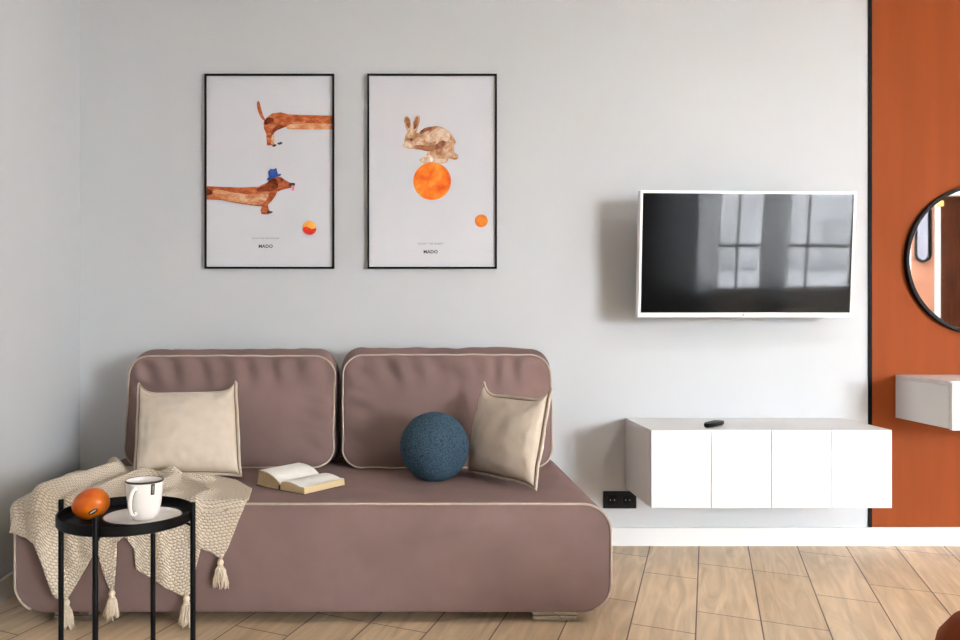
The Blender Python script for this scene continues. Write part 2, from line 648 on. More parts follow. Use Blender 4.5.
# curtains beside the windows (mirrored in the television)
def curtain(x0, x1, m, label, y=YF + 0.12, pitch=0.09, amp=0.03):
    mb = MB()
    n = int((x1 - x0) / 0.01)
    front, back = [], []
    for i in range(n + 1):
        x = x0 + (x1 - x0) * i / n
        yy = y + amp * math.sin(2 * PI * (x - x0) / pitch) + 0.3 * amp * math.sin(2 * PI * (x - x0) / (pitch * 2.7) + 1)
        front.append((x, yy))
    vs, fs = [], []
    zs = [0.02, 1.0, 2.0, H - 0.04]
    for z in zs:
        for x, yy in front:
            vs.append((x, yy, z))
    k = n + 1
    for j in range(len(zs) - 1):
        for i in range(n):
            fs.append((j * k + i, j * k + i + 1, (j + 1) * k + i + 1, (j + 1) * k + i))
    mb.add(vs, fs)
    o = mb.build('curtain', m, smooth=180, fix=False)
    so = o.modifiers.new('Solidify', 'SOLIDIFY')
    so.thickness = 0.004
    return tag(o, label, 'curtain', 'curtains on the window wall')


curtain(3.28, 4.02, M['curtain_dark'], 'charcoal curtain at the far left of the television screen reflection')
curtain(4.04, 4.76, M['curtain_mid'], 'charcoal curtain next to the sheer one in the television screen reflection', pitch=.07)
curtain(4.77, 5.08, M['curtain'], 'pale grey sheer curtain left of the first window reflected in the television')
curtain(5.72, 6.10, M['curtain'], 'grey sheer curtain hanging between the two windows reflected in the television')
rod = thing('curtain_rod', 'black curtain rod above the windows behind the viewer', 'curtain rod', (5.3, YF + 0.12, H - 0.03))
MB().tube([(-2.1, 0, 0), (2.0, 0, 0)], 0.012, 12).build('rod', M['black_metal'], rod, smooth=60)
for xx in (-1.6, 1.6):
    MB().tube([(xx, 0, 0), (xx, -0.12, 0)], 0.006, 8).build('bracket', M['black_metal'], rod, smooth=60)

# apartment house across the street, seen mirrored in the screen
bd = thing('apartment_building', 'pale apartment house outside the windows, mirrored in the television screen', 'building', (11, -21, -5.2))
MB().box((-8, -4, 0), (9, 0, 7.1)).build('wall', M['facade'], bd)
MB().box((-8.2, -4.2, 7.1), (9.2, 0.3, 7.35)).build('roof_edge', M['facade'], bd)
for fl in range(3):
    z = 0.6 + fl * 2.3
    MB().box((-8, 0, z - 0.6), (9, 0.3, z - 0.2)).build('ledge', M['facade'], bd)
    for k in range(9):
        x = -7.4 + k * 1.85
        MB().box((x, 0.0, z), (x + 1.0, 0.03, z + 1.3)).build('window', M['facade_dark'], bd)

# things the round mirror shows at the far end of the room
t_ = thing('pill_mirror', 'tall black framed pill shaped mirror reflected in the round mirror', 'mirror', (7.325, YF + 0.006, 2.225))
out = [(math.cos(a) * .105, (.29 if math.sin(a) > 0 else -.29) + math.sin(a) * .105) for a in [2 * PI * k / 40 for k in range(40)]]
MB().tube([(x, 0.03, z) for x, z in out], 0.02, 10, closed=True).build('frame', M['frame_black'], t_, smooth=180)
mb = MB()
mb.poly_prism([(x * .95, z * .99) for x, z in out], 0.004, 0.02)
mb.build('glass', add_noise(mat('smoked_mirror', (.34, .34, .40, 1), .03, metal=1.0), 2, .01), t_)
slab('trim_2', (7.50, YF, 0.0), (7.575, YF + 0.03, H), M['base'])
dr = slab('door_1', (7.575, YF, 0.0), (8.6, YF + 0.025, H), M['door_brown'])
slab('wall_front_panel', (7.17, YF, 0.0), (7.50, YF + 0.006, H), add_noise(mat('salmon_paint', (0.40, 0.20, 0.14, 1), 0.6, spec=.1), 3, 0.03))
hk = MB().box((7.53, YF + .03, 2.60), (7.60, YF + .07, 2.68)).build('wall_hook', M['gold'], bevel=0.004)
tag(hk, 'small brass hook on the white door trim seen in the round mirror', 'hook')

# ------------------------------------------------------------------ posters
PXM = F / D      # pixels per metre on the back wall


def poster(cx_px, cy_px, label):
    c = at(cx_px, cy_px, D)
    t = thing('framed_poster', label, 'poster', (c.x, 0, c.z - .003), group='framed posters above the sofa')
    w, h, fw, dp = 0.602, 0.905, 0.0085, 0.024
    f = MB()
    f.box((-w / 2, -dp, -h / 2), (-w / 2 + fw, 0, h / 2)).box((w / 2 - fw, -dp, -h / 2), (w / 2, 0, h / 2))
    f.box((-w / 2 + fw, -dp, -h / 2), (w / 2 - fw, 0, -h / 2 + fw)).box((-w / 2 + fw, -dp, h / 2 - fw), (w / 2 - fw, 0, h / 2))
    f.build('frame', M['frame_black'], t)
    return t


def P(cx, cy, pts):
    """pixel outline -> local poster coordinates, counter-clockwise"""
    q = [((x - cx) / PXM, (cy - y) / PXM) for x, y in pts]
    area = sum(q[i][0] * q[(i + 1) % len(q)][1] - q[(i + 1) % len(q)][0] * q[i][1] for i in range(len(q)))
    return q if area > 0 else q[::-1]


def smooth_closed(pts, n=4):
    """Catmull-Rom through the outline"""
    N = len(pts)
    out = []
    for i in range(N):
        p0, p1, p2, p3 = pts[i - 1], pts[i], pts[(i + 1) % N], pts[(i + 2) % N]
        for k in range(n):
            t = k / n
            q = []
            for a in (0, 1):
                q.append(0.5 * (2 * p1[a] + (p2[a] - p0[a]) * t + (2 * p0[a] - 5 * p1[a] + 4 * p2[a] - p3[a]) * t * t + (3 * p1[a] - p0[a] - 3 * p2[a] + p3[a]) * t ** 3))
            out.append(tuple(q))
    return out


def circ(x, y, r, n=40):
    return [(x + r * math.cos(2 * PI * k / n), y + r * math.sin(2 * PI * k / n)) for k in range(n)]


def print_sheet(t, cx, cy, patches):
    mats = [M['print']]
    mb = MB()
    mb.box((-0.2935, -0.013, -0.445), (0.2935, -0.004, 0.445), 0)
    y = -0.0134
    for key, pts, sm in patches:
        mm_ = M[key]
        if mm_ not in mats:
            mats.append(mm_)
        q = smooth_closed(pts) if sm else pts
        q = P(cx, cy, q)
        q = [(max(-.2934, min(.2934, a)), b) for a, b in q]
        mb.poly_prism(q, y, -0.0128, mats.index(mm_))
        y -= 0.00025
    return mb.build('print', mats, t, fix=False)


# source pixels for the drawings: poster 1 zoom (200,90)-(340,240) at 4.264x
def z1(pts):
    return [(200 + x / 4.264, 90 + y / 4.264) for x, y in pts]


def z2(pts):
    return [(395 + x / 6.4, 105 + y / 6.4) for x, y in pts]


c1 = (270.0, 171.3)
po1 = poster(c1[0], c1[1], 'left framed poster of a long dachshund in a blue hat')
print_sheet(po1, *c1, [
    ('wc_dog', z1([(247, 50), (255, 50), (262, 75), (270, 105), (280, 125), (275, 130), (262, 118), (250, 92), (245, 65)]), True),
    ('wc_dog', z1([(273, 140), (285, 118), (310, 100), (345, 95), (380, 104), (470, 107), (566, 110), (570, 110), (570, 148), (566, 148), (480, 150), (400, 152), (360, 160), (330, 172), (312, 188), (306, 205), (305, 228), (310, 236), (288, 236), (286, 215), (284, 185), (275, 165)]), False),
    ('wc_belly', z1([(385, 146), (470, 142), (566, 145), (570, 145), (570, 168), (566, 168), (480, 169), (400, 168), (372, 166), (372, 155)]), False),
    ('wc_belly', z1([(308, 198), (318, 188), (320, 205), (316, 232), (306, 232), (306, 212)]), True),
    ('wc_dark', z1([(310, 170), (330, 152), (352, 150), (362, 158), (345, 165), (325, 175), (313, 190), (305, 188)]), True),
    ('wc_dark', z1([(276, 132), (292, 118), (312, 120), (318, 132), (300, 142), (280, 148)]), True),
    ('ink', z1([(331, 228), (345, 222), (353, 224), (350, 230), (338, 233)]), True),
    ('ink', z1([(310, 236), (320, 231), (328, 234), (322, 241), (312, 241)]), True),
    ('wc_dog', z1([(26, 409), (90, 412), (180, 415), (250, 412), (285, 395), (330, 395), (335, 420), (325, 448), (308, 472), (292, 488), (294, 505), (300, 515), (310, 520), (290, 530), (265, 528), (260, 512), (266, 496), (250, 494), (215, 490), (150, 480), (90, 468), (26, 466)]), False),
    ('wc_belly', z1([(70, 425), (130, 430), (190, 428), (250, 432), (285, 428), (295, 445), (280, 475), (250, 488), (200, 484), (140, 474), (100, 465), (60, 440)]), True),
    ('wc_dog', z1([(100, 420), (170, 428), (240, 428), (300, 420), (300, 428), (240, 445), (170, 440), (110, 430)]), True),
    ('wc_dark', z1([(26, 415), (50, 425), (55, 445), (26, 450)]), False),
    ('wc_dog', z1([(318, 372), (345, 370), (360, 380), (385, 394), (404, 398), (402, 412), (380, 418), (350, 425), (330, 432), (312, 425), (305, 395)]), True),
    ('wc_dark', z1([(300, 380), (322, 376), (334, 392), (332, 418), (312, 430), (285, 432), (250, 432), (246, 420), (275, 408), (290, 394)]), True),
    ('ink', z1([(345, 378), (353, 378), (357, 385), (349, 387)]), True),
    ('ink', z1([(384, 397), (404, 396), (406, 404), (390, 410), (380, 406)]), True),
    ('wc_pink', z1([(392, 408), (400, 406), (404, 422), (398, 430), (392, 422)]), True),
    ('ink', z1([(288, 518), (305, 516), (313, 519), (302, 525), (290, 526)]), True),
    ('wc_blue', z1([(287, 383), (292, 374), (298, 372), (293, 348), (303, 336), (316, 338), (328, 333), (334, 358), (348, 358), (346, 364), (320, 374), (300, 382)]), False),
    ('wc_yellow', circ(200 + 468 / 4.264, 90 + 586 / 4.264, 6.8), False),
    ('wc_red', z1([(440, 590), (452, 582), (466, 586), (480, 592), (496, 588), (494, 602), (484, 612), (468, 616), (452, 611), (442, 601)]), True),
])
text_mesh('DOUG THE DACHSHUND', 0.0098, M['grey_ink'], 'caption', po1, (-0.018, -0.0142, (171.3 - 238) / PXM), spacing=1.15)
text_mesh('MADO', 0.0215, M['ink'], 'caption', po1, (-0.018, -0.0142, (171.3 - 246) / PXM), bold=0.0006, spacing=1.05)

c2 = (432.0, 171.3)
po2 = poster(c2[0], c2[1], 'right framed poster of a brown rabbit balancing on an orange ball')
print_sheet(po2, *c2, [
    ('wc_orange', circ(395 + 237 / 6.4, 105 + 486 / 6.4, 18.8, 56), False),
    ('wc_orange', circ(481, 220.5, 6.4), False),
    ('wc_rab', z2([(66, 200), (80, 175), (110, 168), (150, 178), (185, 150), (230, 138), (290, 138), (340, 165), (362, 190), (388, 235), (380, 255), (378, 300), (402, 320), (400, 342), (380, 350), (345, 342), (330, 365), (290, 372), (240, 362), (205, 374), (180, 370), (156, 350), (190, 330), (205, 312), (200, 292), (170, 285), (130, 280), (90, 278), (62, 262), (60, 230)]), True),
    ('wc_rab', z2([(62, 82), (76, 72), (92, 84), (100, 112), (108, 150), (104, 176), (84, 176), (70, 145), (58, 110)]), True),
    ('wc_rab', z2([(140, 68), (157, 72), (158, 100), (148, 140), (134, 176), (108, 178), (108, 150), (116, 110), (128, 80)]), True),
    ('wc_rabd', z2([(66, 88), (78, 82), (90, 100), (96, 135), (88, 150), (74, 128)]), True),
    ('wc_rabd', z2([(134, 82), (146, 80), (146, 110), (132, 150), (118, 152), (122, 112)]), True),
    ('wc_rabl', z2([(64, 240), (82, 232), (110, 250), (100, 275), (76, 272), (46, 262)]), True),
    ('wc_rabl', z2([(220, 180), (270, 150), (330, 165), (352, 205), (330, 235), (280, 220), (230, 240), (190, 225)]), True),
    ('wc_rabd', z2([(160, 170), (195, 146), (236, 142), (225, 160), (195, 172), (165, 186)]), True),
    ('wc_rabd', z2([(124, 262), (160, 256), (215, 262), (262, 252), (300, 228), (330, 240), (310, 268), (262, 285), (215, 296), (165, 286), (128, 280)]), True),
    ('wc_rabl', z2([(170, 340), (215, 320), (260, 340), (320, 345), (325, 362), (285, 370), (235, 362), (195, 368), (164, 356)]), True),
    ('ink', z2([(98, 216), (108, 214), (112, 222), (104, 230), (98, 226)]), True),
    ('sticker_white', z2([(222, 340), (238, 338), (242, 356), (228, 364)]), True),
])
text_mesh('ROCKY THE RABBIT', 0.0120, M['grey_ink'], 'caption', po2, (-0.007, -0.0142, (171.3 - 243.4) / PXM), spacing=1.1)
text_mesh('MADO', 0.0215, M['ink'], 'caption', po2, (-0.007, -0.0142, (171.3 - 251.5) / PXM), bold=0.0006, spacing=1.05)

# ------------------------------------------------------------------ television
TD = 3.72
tc_ = at(745.8, 254.5, TD)
tv = thing('television', 'white framed flat television on a wall arm, dark glossy screen', 'television', tuple(tc_), (math.radians(3.5), 0, math.radians(2.6)))
w, h, bz = 0.974, 0.559, 0.012
f = MB()
f.box((-w / 2, -.018, -h / 2), (-w / 2 + bz, .018, h / 2)).box((w / 2 - bz, -.018, -h / 2), (w / 2, .018, h / 2))
f.box((-w / 2 + bz, -.018, -h / 2), (w / 2 - bz, .018, -h / 2 + .021)).box((-w / 2 + bz, -.018, h / 2 - bz), (w / 2 - bz, .018, h / 2))
f.build('bezel', M['white_plastic'], tv, bevel=0.002)
MB().box((-w / 2 + bz - .001, -.014, -h / 2 + .020), (w / 2 - bz + .001, -.004, h / 2 - bz + .001)).build('screen', M['tv_screen'], tv)
bk = MB()
bk.box((-w / 2 + .004, -.003, -h / 2 + .004), (w / 2 - .004, .022, h / 2 - .004))
bk.box((-w / 2 + .12, .022, -h / 2 + .03), (w / 2 - .12, .05, h / 2 - .14))
bk.build('back_housing', M['tv_back'], tv, bevel=0.004)
arm = MB()
arm.box((-.12, .05, -.12), (.12, .062, .12))
arm.build('mounting_plate', M['black_metal'], tv, bevel=0.002)
ab = MB()
ab.tube([(0, .06, 0), (.05, .11, 0.01), (0, .165, .012)], 0.018, 10)
ab.box((-.06, .158, -.11), (.06, .170, .11))
ab.build('wall_arm', M['black_metal'], tv)
text_mesh('LG', 0.011, M['grey_ink'], 'logo', tv, (0.004, -.0183, -h / 2 + .011))
mb = MB()
mb.poly_prism([(-.0125 + .0045 * math.cos(a), -h / 2 + .011 + .0045 * math.sin(a)) for a in [2 * PI * k / 24 for k in range(24)]], -.0186, -.0178)
mb.build('logo', M['grey_ink'], tv)

# ------------------------------------------------------------------ wall cabinet
cx0, cx1, cz0, cz1, cyf = 1.024, 2.032, 0.269, 0.595, -0.41
cab = thing('wall_cabinet', 'white floating cabinet with four plain doors below the television', 'cabinet', ((cx0 + cx1) / 2, 0, cz0))
W2 = (cx1 - cx0) / 2
hh = cz1 - cz0
mb = MB()
mb.box((-W2, cyf + .019, 0.0), (-W2 + .016, -.0045, hh - .0165)).box((W2 - .016, cyf + .019, 0.0), (W2, -.0045, hh - .0165))
mb.box((-W2 + .016, cyf + .019, 0.002), (W2 - .016, -.0045, .018)).box((-W2 + .016, -.02, .018), (W2 - .016, -.0045, hh - .0165))
mb.box((-W2 + .016, cyf + .03, hh - .026), (W2 - .016, -.02, hh - .0165))
mb.build('carcass', M['white_lacq'], cab, bevel=0.001)
MB().box((-W2, cyf + .019, hh - .016), (W2, -.0045, hh)).build('top_panel', M['white_lacq'], cab, bevel=0.001)
dw = 2 * W2 / 4
for k in range(4):
    MB().box((-W2 + k * dw + .0012, cyf, 0.0), (-W2 + (k + 1) * dw - .0012, cyf + .018, hh)).build('door', M['white_lacq'], cab, bevel=0.0012)

# floating drawer shelf on the terracotta wall
sx0, sx1, sz0, sz1 = 2.284, 3.15, 0.597, 0.797
sh = thing('floating_drawer', 'white floating drawer shelf on the terracotta wall under the round mirror', 'shelf', ((sx0 + sx1) / 2, 0, sz0))
S2 = (sx1 - sx0) / 2
hh = sz1 - sz0
mb = MB().box((-S2, -.385, 0.0), (S2, -.002, hh - .017))
mb.build('carcass', M['white_lacq'], sh, bevel=0.001)
MB().box((-S2, -.388, hh - .016), (S2, -.002, hh)).build('top_panel', M['white_lacq'], sh, bevel=0.001)
MB().box((-S2, -.41, -0.004), (S2, -.389, hh - .004)).build('drawer_front', M['white_lacq'], sh, bevel=0.0015)

# round mirror
mc = at(977, 260, D)
mi_ = thing('round_mirror', 'round black framed mirror on the terracotta wall', 'mirror', (mc.x, -0.004, mc.z))
R = 0.346
prof = [(R, 0.0), (R, .026), (R - .014, .026), (R - .014, .012), (R - .014, 0.0)]
mb = MB().lathe(prof, 96)
mb.v = [(x, -z, y) for x, y, z in mb.v]
mb.build('frame', M['frame_black'], mi_, smooth=40)
mb = MB()
mb.poly_prism([((R - .013) * math.cos(2 * PI * k / 96), (R - .013) * math.sin(2 * PI * k / 96)) for k in range(96)], -.014, -.004)
mb.build('mirror_glass', M['mirror'], mi_)

# double socket
sk = thing('wall_socket', 'black double wall socket between the sofa and the white cabinet', 'socket', (0.997, 0, 0.2135))
mb = MB()
mb.box((-.077, -.010, -.040), (.077, 0, .040))
mb.build('plate', M['black_plastic'], sk, bevel=0.003)
for s in (-1, 1):
    mb = MB()
    prof = [(.026, .0), (.026, .0025), (.0205, .0035), (.0195, -.0085 + .012), (.0195, .0012), (0.0001, .0012)]
    mb.lathe(prof, 32)
    mb.v = [(x + s * .0355, -z - .0098, y) for x, y, z in mb.v]
    so = mb.build('socket_outlet', M['frame_black'], sk, smooth=40)
    for q in (-1, 1):
        MB().box((s * .0355 + q * .0095 - .0025, -.0122, -.0025), (s * .0355 + q * .0095 + .0025, -.0108, .0025)).build('contact', M['chrome'], so)

# remote control on the cabinet
rm = thing('remote_control', 'black remote control lying on the white wall cabinet', 'remote control', (1.332, -.290, 0.595), (0, 0, math.radians(47)))
rings = []
L, wd, ht = 0.15, 0.046, 0.020
for k in range(15):
    u = -1 + 2 * k / 14
    sc = (1 - abs(u) ** 4 * .45)
    ring = []
    for j in range(24):
        a = 2 * PI * j / 24
        yy = math.cos(a) * wd / 2 * sc
        s_ = math.sin(a)
        zz = ht * (0.55 + 0.45 * (1 if s_ > 0 else -1) * abs(s_) ** (0.25)) if s_ > 0 else ht * .55 * (1 - abs(s_) ** .9)
        zz = zz * (.85 + .15 * sc) if s_ <= 0 else ht * (.55 + .45 * min(1, abs(s_) * 3) * (.6 + .4 * sc))
        ring.append((u * L / 2, yy, zz))
    rings.append(ring)
MB().rings(rings, True, True).build('body', M['black_plastic'], rm, smooth=50)
for r_ in range(6):
    for c in range(3):
        mb = MB().lathe([(.0001, ht + .0015), (.004, ht + .0012), (.0045, ht - .001)], 12, (-.055 + r_ * .019, (c - 1) * .0125, 0))
        mb.build('button', M['tv_back'], rm, smooth=60)

# ------------------------------------------------------------------ sofa
SX0, SX1, SY0, SY1, SZ0, SZ1 = -1.361, 0.715, -1.0, -0.03, 0.041, 0.422
sofa = thing('sofa', 'low mauve velvet sofa with cream piping and two back cushions', 'sofa', ((SX0 + SX1) / 2, (SY0 + SY1) / 2, 0))
scx, scy, scz = (SX0 + SX1) / 2, (SY0 + SY1) / 2, (SZ0 + SZ1) / 2
RC = 0.10
out = rrect(SX1 - SX0, SZ1 - SZ0, RC, 14, 40)
yf, yb = SY0 - scy, SY1 - scy


def inset(p, d):
    w, h = SX1 - SX0, SZ1 - SZ0
    return (p[0] * (w - 2 * d) / w, p[1] * (h - 2 * d) / h)


mb = MB()
rings = []
for k in range(13):                      # front panel, softly puffed
    r_ = k / 12
    r_ = max(r_, 0.002)
    ring = []
    for (x, z) in out:
        xx, zz = inset((x, z), .012)
        xx, zz = xx * (1 - (1 - r_) * 0.999), zz * (1 - (1 - r_) * .999)
        b = 0.016 * (1 - r_ ** 2.5)
        nz = noise.noise(Vector((xx * 3, zz * 4, 3.3))) * .004 * (1 - r_ ** 4)
        ring.append((xx, yf - b + .002 + nz, zz + scz))
    rings.append(ring)
for d, yy in ((.006, .002), (.002, .006), (0, .014)):
    rings.append([(inset(p, d)[0], yf + yy, inset(p, d)[1] + scz) for p in out])
NL = 24
for k in range(1, NL + 1):
    yy = yf + .014 + (yb - yf - .03) * k / NL
    ring = []
    for (x, z) in out:
        dz = 0
        if z > (SZ1 - SZ0) / 2 - .03:
            dz = noise.noise(Vector((x * 2.2, yy * 3, 9.1))) * .004 - .006 * math.sin(PI * k / NL) * max(0, 1 - (x / .9) ** 4)
        ring.append((x, yy, z + scz + dz))
    rings.append(ring)
rings.append([(inset(p, .012)[0], yb, inset(p, .012)[1] + scz) for p in out])
seat = mb.rings(rings, False, True).build('seat_base', M['velvet'], sofa, smooth=60)
i0 = 9                                     # the welt stops under the bottom corners
i1 = next(i for i in range(len(out)) if out[i][0] < -(SX1 - SX0) / 2 + RC and out[i][1] < -(SZ1 - SZ0) / 2 + RC * .5) + 6
out = out[4:i1]
i0, i1 = 0, 0
mb = MB().tube([(inset(p, .002)[0], yf + .001, inset(p, .002)[1] + scz) for p in (out[i0:] + out[:i1])], 0.0042, 8)
mb.build('piping', M['piping'], seat, smooth=180)['label'] = 'cream piping around the front panel'
for (x0, x1) in ((-1.235, -1.085), (0.444, 0.602)):
    for yy in (SY0 + .03, SY1 - .16):
        g_ = MB()
        g_.box((x0 - scx, yy - scy, 0.026), (x1 - scx, yy + .09 - scy, .043))
        g_.box((x0 + .003 - scx, yy + .006 - scy, 0.020), (x1 - .003 - scx, yy + .086 - scy, .027))
        g_.box((x0 - scx, yy + .002 - scy, 0.008), (x1 - scx, yy + .09 - scy, .021))
        g_.box((x0 + .01 - scx, yy + .004 - scy, 0.004), (x1 - .01 - scx, yy + .086 - scy, .009))
        for q in (x0 + .045, x1 - .045):
            g_.lathe([(.0001, 0), (.012, 0), (.012, .006), (.0001, .006)], 16, (q - scx, yy + .03 - scy, 0))
        g_.build('leg', M['chrome'], sofa, bevel=0.002)['label'] = 'chrome skid foot'


def back_cushion(x0, x1, ztop, seed, ybot, ytop):
    w = x1 - x0
    z0 = SZ1 - .014
    lean = math.atan2(ytop - ybot, ztop - z0)
    h = (ztop - z0) / math.cos(lean)
    t = 0.185
    r = 0.085
    out = rrect(w, h, r, 14, 44)
    n = len(out)
    nrm = []
    for i in range(n):
        a, b = Vector(out[i - 1]), Vector(out[(i + 1) % n])
        d = (b - a).normalized()
        nrm.append(Vector((d.y, -d.x)))
    rings = []
    NR = 30
    for k in range(NR + 1):
        rr_ = max(k / NR, .003)
        ring = []
        for i, (x, z) in enumerate(out):
            xx, zz = x * rr_, z * rr_
            b = 0.036 * (1 - rr_ ** 3)
            e = max(0.0, (h / 2 - zz))       # distance under the top seam
            es = min(w / 2 - abs(xx), h / 2 - abs(zz))
            pl = 0
            env = math.exp(-((e - .05) / .07) ** 2) * min(1, (1 - rr_) * 14)
            pl += env * .016 * noise.noise(Vector((xx * 16 + zz * 5, zz * 3.2, seed)))
            pl += env * .008 * math.sin(xx * 58 + 4 * noise.noise(Vector((xx * 4, zz * 6, seed + 3))))
            # sideways puckers along the short edges
            es2 = w / 2 - abs(xx)
            env2 = math.exp(-((es2 - .07) / .06) ** 2) * min(1, (1 - rr_) * 14)
            pl += env2 * .015 * noise.noise(Vector((xx * 5, zz * 17 + xx * 6, seed + 8)))
            pl += .010 * noise.noise(Vector((xx * 3.5, zz * 4, seed + 20))) * (1 - rr_ ** 3)
            ring.append((xx, -t / 2 - b - pl, zz))
        rings.append(ring)
    NG = 8
    for k in range(1, NG):
        u = k / NG
        ring = []
        for i, (x, z) in enumerate(out):
            g0 = .014 * math.sin(PI * u) + .008 * noise.noise(Vector((x * 9, z * 9, u * 2.5 + seed))) * math.sin(PI * u)
            if nrm[i].y > 0:
                g0 += .028 * nrm[i].y ** 1.5 * math.sin(PI * u) * (1 + .35 * noise.noise(Vector((x * 11, u * 4, seed + 2))))
            if z < -h * .4:
                g0 = min(g0, .0)
            ring.append((x + nrm[i].x * g0, -t / 2 + t * u, z + nrm[i].y * g0))
        rings.append(ring)
    for k in range(8):
        rr_ = max(1 - k / 7, .003)
        rings.append([(x * rr_, t / 2 + .012 * (1 - rr_ ** 2), z * rr_) for x, z in out])
    c = MB().rings(rings).build('back_cushion', M['velvet'], sofa, smooth=180)
    pts = []
    for i, (x, z) in enumerate(out):
        wv_ = .0035 * noise.noise(Vector((x * 12, z * 12, seed + 5)))
        pts.append((x + nrm[i].x * (.001 + wv_), -t / 2 - .001, z + nrm[i].y * (.001 + wv_)))
    MB().tube(pts, .0034, 8, closed=True).build('piping', M['piping'], c, smooth=180)
    pts = [(x + nrm[i].x * .002, t / 2 + .0, z + nrm[i].y * .002) for i, (x, z) in enumerate(out)]
    MB().tube(pts, .0038, 8, closed=True).build('piping', M['piping'], c, smooth=180)
    # front-bottom edge at (ybot, z0)
    ca, sa = math.cos(lean), math.sin(lean)
    yc = ybot + (h / 2) * sa + (t / 2) * ca
    zc = z0 + (h / 2) * ca
    c.location = ((x0 + x1) / 2 - scx, yc - scy, zc)
    c.rotation_euler = (-lean, 0, 0)
    return c


back_cushion(-1.207, -0.312, 0.880, 1.7, -.325, -.245)['label'] = 'left back cushion, behind the book'
back_cushion(-0.272, 0.628, 0.885, 6.2, -.325, -.245)['label'] = 'right back cushion, behind the blue ball'


# ------------------------------------------------------------------ beige pillows
def pillow(corners, label, thick, seed):
    """corners TL, TR, BR, BL in world space"""
    TL, TR, BR, BL = [Vector(c) for c in corners]
    base = (BL + BR) / 2
    t = thing('throw_pillow', label, 'pillow', tuple(base), group='beige throw pillows')
    nrm = ((TR - BL).cross(TL - BR)).normalized()
    if nrm.y > 0:
        nrm = -nrm
    N = 44

    def pos(u, v):
        k = .06
        uu = u * (1 - k * (1 - abs(v) ** 5.0))
        kt = .30 if v > 0 else .09
        vv = v * (1 - kt * (1 - abs(u) ** 6))
        cr = 1 - .035 * (u * u * v * v) ** 3
        uu, vv = uu * cr, vv * cr
        a, b = (uu + 1) / 2, (vv + 1) / 2
        # small irregularity on the rim
        j = .006 * noise.noise(Vector((u * 2.3, v * 2.3, seed)))
        p = (BL.lerp(BR, a)).lerp(TL.lerp(TR, a), b)
        return p + (BR - BL).normalized() * j * v + Vector((0, 0, j * u))

    def th(u, v, side):
        a = max(0.0, (1 - u * u) * (1 - v * v))
        base_ = thick * a ** 0.42 * (1 - .12 * v)
        ed = min(1 - abs(u), 1 - abs(v))
        w_ = .008 * noise.noise(Vector((u * 3.2, v * 3.2, seed + side * 7))) * min(1, ed * 5)
        w_ += .017 * noise.noise(Vector((u * 8, v * 5, seed + 3 + side * 5))) * math.exp(-(ed / .25) ** 2) * min(1, ed * 8)
        return base_ + w_ * (a ** .3)
    vs, fs = [], []
    for side in (0, 1):
        o = len(vs)
        for j in range(N + 1):
            for i in range(N + 1):
                u, v = -math.cos(PI * i / N), -math.cos(PI * j / N)
                u = 0.5 * u + 0.5 * (-1 + 2 * i / N)
                v = 0.5 * v + 0.5 * (-1 + 2 * j / N)
                d = th(u, v, side)
                p = pos(u, v) + nrm * (d if side == 0 else -d * .8)
                vs.append(p - base)
        for j in range(N):
            for i in range(N):
                q = (o + j * (N + 1) + i, o + j * (N + 1) + i + 1, o + (j + 1) * (N + 1) + i + 1, o + (j + 1) * (N + 1) + i)
                fs.append(q if side == 0 else q[::-1])
    mb = MB()
    mb.add(vs, fs)
    import bmesh
    ob = mb.build('cover', M['linen'], t, smooth=180)
    bm = bmesh.new()
    bm.from_mesh(ob.data)
    bmesh.ops.remove_doubles(bm, verts=bm.verts, dist=.0005)
    bmesh.ops.recalc_face_normals(bm, faces=bm.faces)
    bm.to_mesh(ob.data)
    bm.free()
    rim, seam = [], []
    M_ = 36
    for k in range(4 * M_):
        s, f_ = divmod(k, M_)
        q = -1 + 2 * f_ / M_
        u, v = [(q, -1), (1, q), (-q, 1), (-1, -q)][s]
        p = pos(u * 1.0, v * 1.0)
        wob = nrm * (.006 * noise.noise(Vector((u * 3, v * 3, seed + 11))))
        out_ = (pos(u, v) - pos(0, 0)).normalized()
        rim.append(p + out_ * .009 + wob * .3 - base)
        seam.append(p + out_ * .0015 + nrm * .005 - base)
    mb = MB()
    # a flat welt: flange with a rounded rim
    mb.tube(rim, .0055, 8, closed=True)
    n = len(rim)
    mb.add([r_ for r_ in rim] + [s_ - nrm * .004 for s_ in seam], [(k, (k + 1) % n, n + (k + 1) % n, n + k) for k in range(n)])
    mb.build('flange', M['linen'], t, smooth=180)
    MB().tube(seam, .0022, 6, closed=True).build('piping', M['brown_pipe'], t, smooth=180)['label'] = 'tan seam line'
    return t


pillow([at(138, 383, 3.57), at(236.5, 381, 3.57), at(242, 477, 3.33), at(134, 476, 3.33)],
       'beige linen pillow at the left end, on the knitted throw', .086, 2.0)
pillow([at(484, 382, 3.50), at(552, 389, 3.16), at(535.5, 488.5, 3.10), at(468, 472, 3.47)],
       'beige linen pillow at the right end, beside the blue ball', .083, 9.0)

